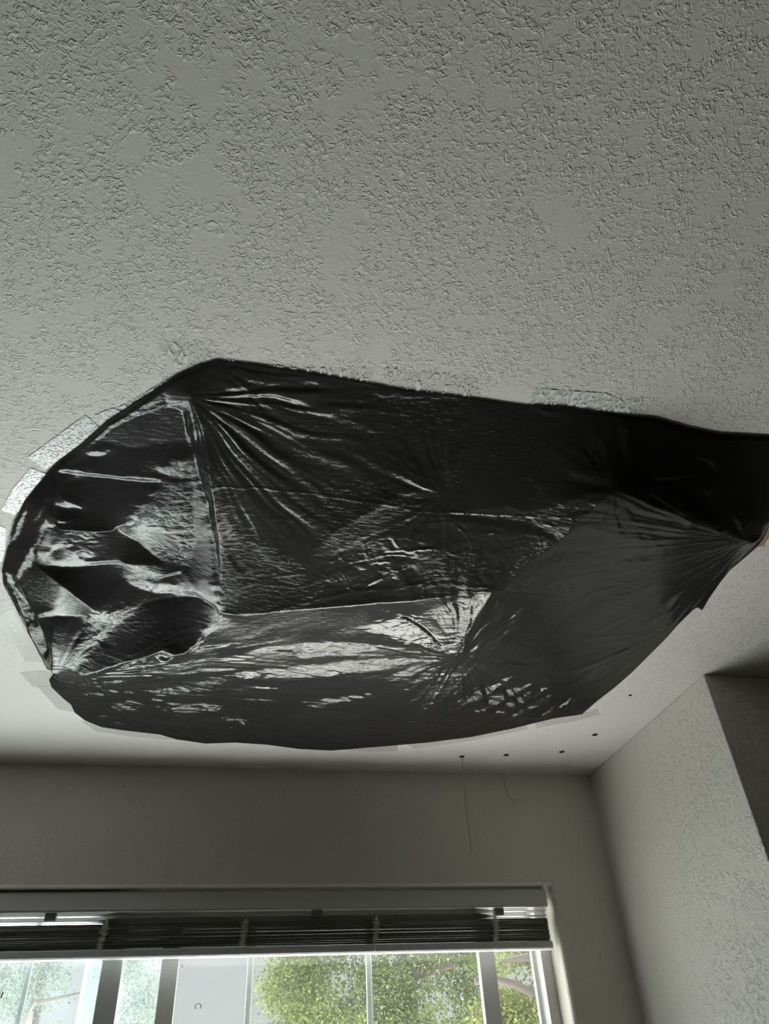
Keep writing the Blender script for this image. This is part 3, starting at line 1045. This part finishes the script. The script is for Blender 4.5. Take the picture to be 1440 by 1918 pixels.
TAPES = [
    ([(52, 857), (105, 818), (160, 778), (175, 790), (188, 806), (140, 840), (84, 880), (70, 868)], M_TAPE_MILKY,
     'longest milky white tape strip on the upper left edge of the black plastic'),
    ([(57, 877), (87, 888), (62, 916), (48, 945), (28, 964), (2, 956), (25, 915)], M_TAPE_MILKY,
     'shorter milky tape strip just below the longest one, where the black plastic edge turns down'),
    ([(177, 779), (196, 770), (213, 765), (237, 775), (210, 795), (190, 804)], M_TAPE_MILKY,
     'small streaky white tape piece right above the longest milky strip'),
    ([(222, 764), (262, 742), (318, 708), (335, 708), (262, 755), (236, 776)], M_TAPE_STREAK,
     'frayed clear tape with thin white streaks along the upper left plastic edge'),
    ([(290, 640), (340, 636), (420, 668), (410, 684), (380, 686), (330, 690)], M_TAPE_FAINT,
     'nearly clear tape with white streaks above the peaked corner of the plastic'),
    ([(420, 672), (560, 690), (700, 690), (690, 724), (560, 702), (440, 686)], M_TAPE_FAINT,
     'faint clear tape along the top plastic edge right of the peaked corner'),
    ([(720, 690), (890, 705), (900, 750), (860, 748), (730, 730)], M_TAPE_FAINT,
     'faint clear tape halfway along the top plastic edge'),
    ([(1002, 727), (1044, 731), (1134, 737), (1165, 750), (1205, 745), (1195, 778), (1107, 772), (1044, 764), (985, 766)], M_TAPE_STREAK,
     'wide wrinkled white tape patch at the upper right plastic edge'),
    ([(0, 985), (11, 990), (9, 1030), (3, 1052), (-6, 1050)], M_TAPE_MILKY,
     'narrow white tape end at the far left tip of the plastic'),
    ([(2, 1150), (24, 1140), (60, 1205), (78, 1240), (48, 1240), (20, 1190)], M_TAPE_CLEAR,
     'clear tape beside the lower left plastic edge, with pale wrinkles'),
    ([(37, 1260), (84, 1256), (98, 1262), (96, 1285), (62, 1287)], M_TAPE_CLEAR,
     'clear tape square at the notch in the left plastic edge'),
    ([(70, 1286), (95, 1284), (115, 1305), (137, 1322), (140, 1334), (109, 1329)], M_TAPE_CLEAR,
     'clear tape strip slanting just below the notch in the left plastic edge'),
    ([(150, 1350), (230, 1364), (310, 1374), (325, 1386), (250, 1380), (180, 1370)], M_TAPE_CLEAR,
     'clear tape under the lower left plastic edge facing the window'),
    ([(620, 1402), (700, 1395), (746, 1393), (743, 1407), (680, 1408)], M_TAPE_CLEAR,
     'clear tape tab under the lowest point of the plastic edge'),
    ([(760, 1393), (880, 1378), (985, 1356), (990, 1366), (880, 1388), (775, 1402)], M_TAPE_CLEAR,
     'long clear tape strip on the plastic edge above the hanging string'),
    ([(1000, 1352), (1092, 1336), (1118, 1328), (1124, 1338), (1080, 1350), (1005, 1364)], M_TAPE_CLEAR,
     'clear tape strip on the plastic edge nearest the wall corner'),
]
for pts, m_, lab in TAPES:
    tag(ceiling_patch('tape_strip', pts, m_), lab, 'tape', 'clear tape holding the black plastic to the ceiling')

tag(ceiling_patch('paper_scrap', [(1416, 1024), (1430, 1022), (1434, 1012), (1452, 1000), (1448, 982), (1430, 1002)], M_SCRAP, drop=.0005, thick=.001),
    'brown torn paper scrap at the right plastic edge', 'paper scrap')

# ------------------------------------------------------------------ holes, string, cobweb
HOLES = [((865, 1417), 'small dark screw hole with the string hanging from it'),
         ((948, 1414), 'small dark screw hole next to the string, on its right'),
         ((1052, 1408), 'small dark screw hole closest to the wall corner'),
         ((1114, 1376), 'small dark screw hole nearest the right plastic edge'),
         ((1180, 1302), 'tiny faint pinhole near the right end of the plastic')]
for i, ((x, y), lab) in enumerate(HOLES):
    q = on_ceiling(x, y)
    r = .0075 if i < 4 else .004
    bm = bmesh.new()
    prev = None
    for rr, dz in ((r * 1.35, -.0002), (r * 1.1, -.0016), (r * .8, -.0016), (r * .62, -.0004)):
        ring = [bm.verts.new((rr * math.cos(t_ * math.pi / 8), rr * math.sin(t_ * math.pi / 8), dz)) for t_ in range(16)]
        if prev:
            for k_ in range(16):
                bm.faces.new((prev[k_], prev[(k_ + 1) % 16], ring[(k_ + 1) % 16], ring[k_]))
        prev = ring
    bm.faces.new(prev)
    bmesh.ops.recalc_face_normals(bm, faces=bm.faces)
    me_ = bpy.data.meshes.new('screw_hole')
    bm.to_mesh(me_)
    bm.free()
    o = link('screw_hole', me_, M_HOLE)
    o.location = q
    tag(o, lab, 'screw hole', 'screw holes in the ceiling')

q0 = on_ceiling(865, 1418, .001)
yst = q0[1]
pts = [q0] + [at_y(x, y, yst) for x, y in ((867, 1450), (870, 1480), (873, 1515), (877, 1550), (881, 1580), (884, 1592), (883, 1600), (879, 1602))]
tag(MB().tube(pts, .0017, 6).build('hanging_string', M_STRING, smooth=True), 'thin tan string hanging down from a hole in the ceiling', 'string')
pts = [at_y(x, y, WALL_Y - .003) for x, y in ((943, 1449), (944, 1460), (947, 1475), (951, 1490), (956, 1496), (962, 1499), (968, 1503))]
tag(MB().tube(pts, .0010, 5).build('cobweb_strand', M_WEB, smooth=True), 'short faint cobweb strand on the wall beside the string', 'cobweb')

# marks stuck on the glass
yg = Y2 + .012
cx_, cz_ = at_y(371, 1886, yg)[0], at_y(371, 1886, yg)[2]
pts = []
for i in range(13):
    a_ = math.radians(-40 + i * 260 / 12)
    pts.append((cx_ + .0085 * math.cos(a_), yg - .002, cz_ + .0085 * math.sin(a_)))
tag(MB().tube(pts, .0014, 6).build('glass_decal', plain('grey_decal', (.16, .17, .16), .6), smooth=True),
    'tiny grey horseshoe-shaped mark on the white window pane', 'decal')
yg = Y1 + .010
pts = [at_y(2, 1870, yg), at_y(3.5, 1864, yg), at_y(6, 1858, yg)]
pts = [(q[0], yg - .001, q[2]) for q in pts]
tag(MB().tube(pts, [.0022, .0016, .0018], 6).build('black_smudge', plain('black_smudge', (.02, .02, .02), .6)),
    'small black smudge on the hazy pane at the left', 'smudge')


# ------------------------------------------------------------------ trees outside
def tree(name, label, base, top, clumps, leafm, limbs, seed, leaf=.032, per=900):
    rg = np.random.RandomState(seed)
    root = tag(empty(name, base), label, 'tree', 'trees outside the window')
    B = np.array(base)
    tr_ = MB()
    tr_.tube([(0, 0, 0), tuple((np.array(top) - B) * .5 + (.05, 0, 0)), tuple(np.array(top) - B)], [.12, .08, .03], 10)
    tr_.build('trunk', M_BARK, root, smooth=True)
    for lm, rad in limbs:
        q_ = [tuple(np.array(p_) - B) for p_ in lm]
        MB().tube(q_, rad, 8).build('branch', M_BARK, root, smooth=True)
    V, Fc = [], []
    for (c_, rad, dens) in clumps:
        k_ = int(per * dens)
        d = rg.normal(size=(k_, 3))
        d /= np.linalg.norm(d, axis=1)[:, None]
        rr = rg.uniform(.15, 1, (k_, 1)) ** .5
        P = np.array(c_) - B + d * rr * np.array(rad)
        # sub-clusters
        P += (rg.normal(size=(k_, 3)) * .05)
        A = rg.normal(size=(k_, 3))
        A /= np.linalg.norm(A, axis=1)[:, None]
        C_ = np.cross(A, rg.normal(size=(k_, 3)))
        C_ /= np.linalg.norm(C_, axis=1)[:, None]
        sz = leaf * rg.uniform(.6, 1.3, (k_, 1))
        b0 = len(V)
        quad = np.stack((P, P + (A * .5 + C_ * .36) * sz, P + A * sz, P + (A * .5 - C_ * .36) * sz), 1).reshape(-1, 3)
        V += quad.tolist()
        Fc += [(b0 + 4 * i, b0 + 4 * i + 1, b0 + 4 * i + 2, b0 + 4 * i + 3) for i in range(k_)]
    link('foliage', new_me('foliage', V, Fc), leafm, root)
    return root


rg = random.Random(11)


def clump_set(y, pxs, n, rad, dens, yj=.5):
    out_ = []
    for _ in range(n):
        px, py = rg.uniform(pxs[0], pxs[1]), rg.uniform(pxs[2], pxs[3])
        yy = y + rg.uniform(-yj, yj)
        q_ = at_y(px, py, yy)
        r_ = rad * rg.uniform(.7, 1.3)
        out_.append(((q_[0], q_[1], q_[2]), (r_, r_, r_ * .7), dens))
    return out_


tree('leafy_tree', 'dense bright green leafy tree filling the middle window pane', (2.3, 9.4, 0.0), (1.85, 9.2, 4.6),
     clump_set(8.8, (520, 930, 1640, 1990), 64, .34, 1.0), M_LEAF,
     [([(2.05, 9.3, 2.3), at_y(760, 1900, 8.6), at_y(640, 1870, 8.4)], [.06, .045, .02]),
      ([(2.0, 9.3, 2.75), at_y(780, 1830, 8.5), at_y(855, 1805, 8.3)], [.05, .035, .015])], 3)
tree('pale_tree', 'yellow-green sparse tree with a thick bare brown branch in the right pane', (3.4, 6.6, 0.0), (3.2, 6.4, 4.0),
     clump_set(6.2, (930, 1030, 1880, 1990), 8, .22, 1.0) + clump_set(6.2, (930, 1010, 1770, 1800), 3, .10, .5) + clump_set(6.2, (1060, 1200, 1700, 1950), 10, .3, .8),
     M_LEAF3,
     [([(3.2, 6.5, 1.9), at_y(1010, 1862, 6.1), at_y(988, 1856, 6.0), at_y(960, 1842, 6.0), at_y(930, 1834, 6.0), at_y(890, 1838, 6.0)], [.05, .034, .030, .028, .026, .024]),
      ([at_y(990, 1856, 6.0), at_y(998, 1840, 6.0), at_y(1003, 1828, 6.0)], [.012, .008, .004]),
      ([at_y(1030, 1800, 6.1), at_y(985, 1793, 6.0), at_y(940, 1800, 6.0)], [.03, .026, .012])], 8, leaf=.028)
tree('hazy_tree', 'blue-green tree seen through the hazy left panes', (-2.0, 10.5, 0.0), (-1.9, 10.4, 4.0),
     clump_set(10, (-260, 110, 1780, 1990), 22, .32, .7) + clump_set(10, (225, 290, 1790, 1960), 6, .25, .5), M_LEAF2,
     [([(-1.95, 10.45, 2.2), at_y(60, 1880, 10), at_y(150, 1860, 9.8)], [.06, .03, .01])], 13)
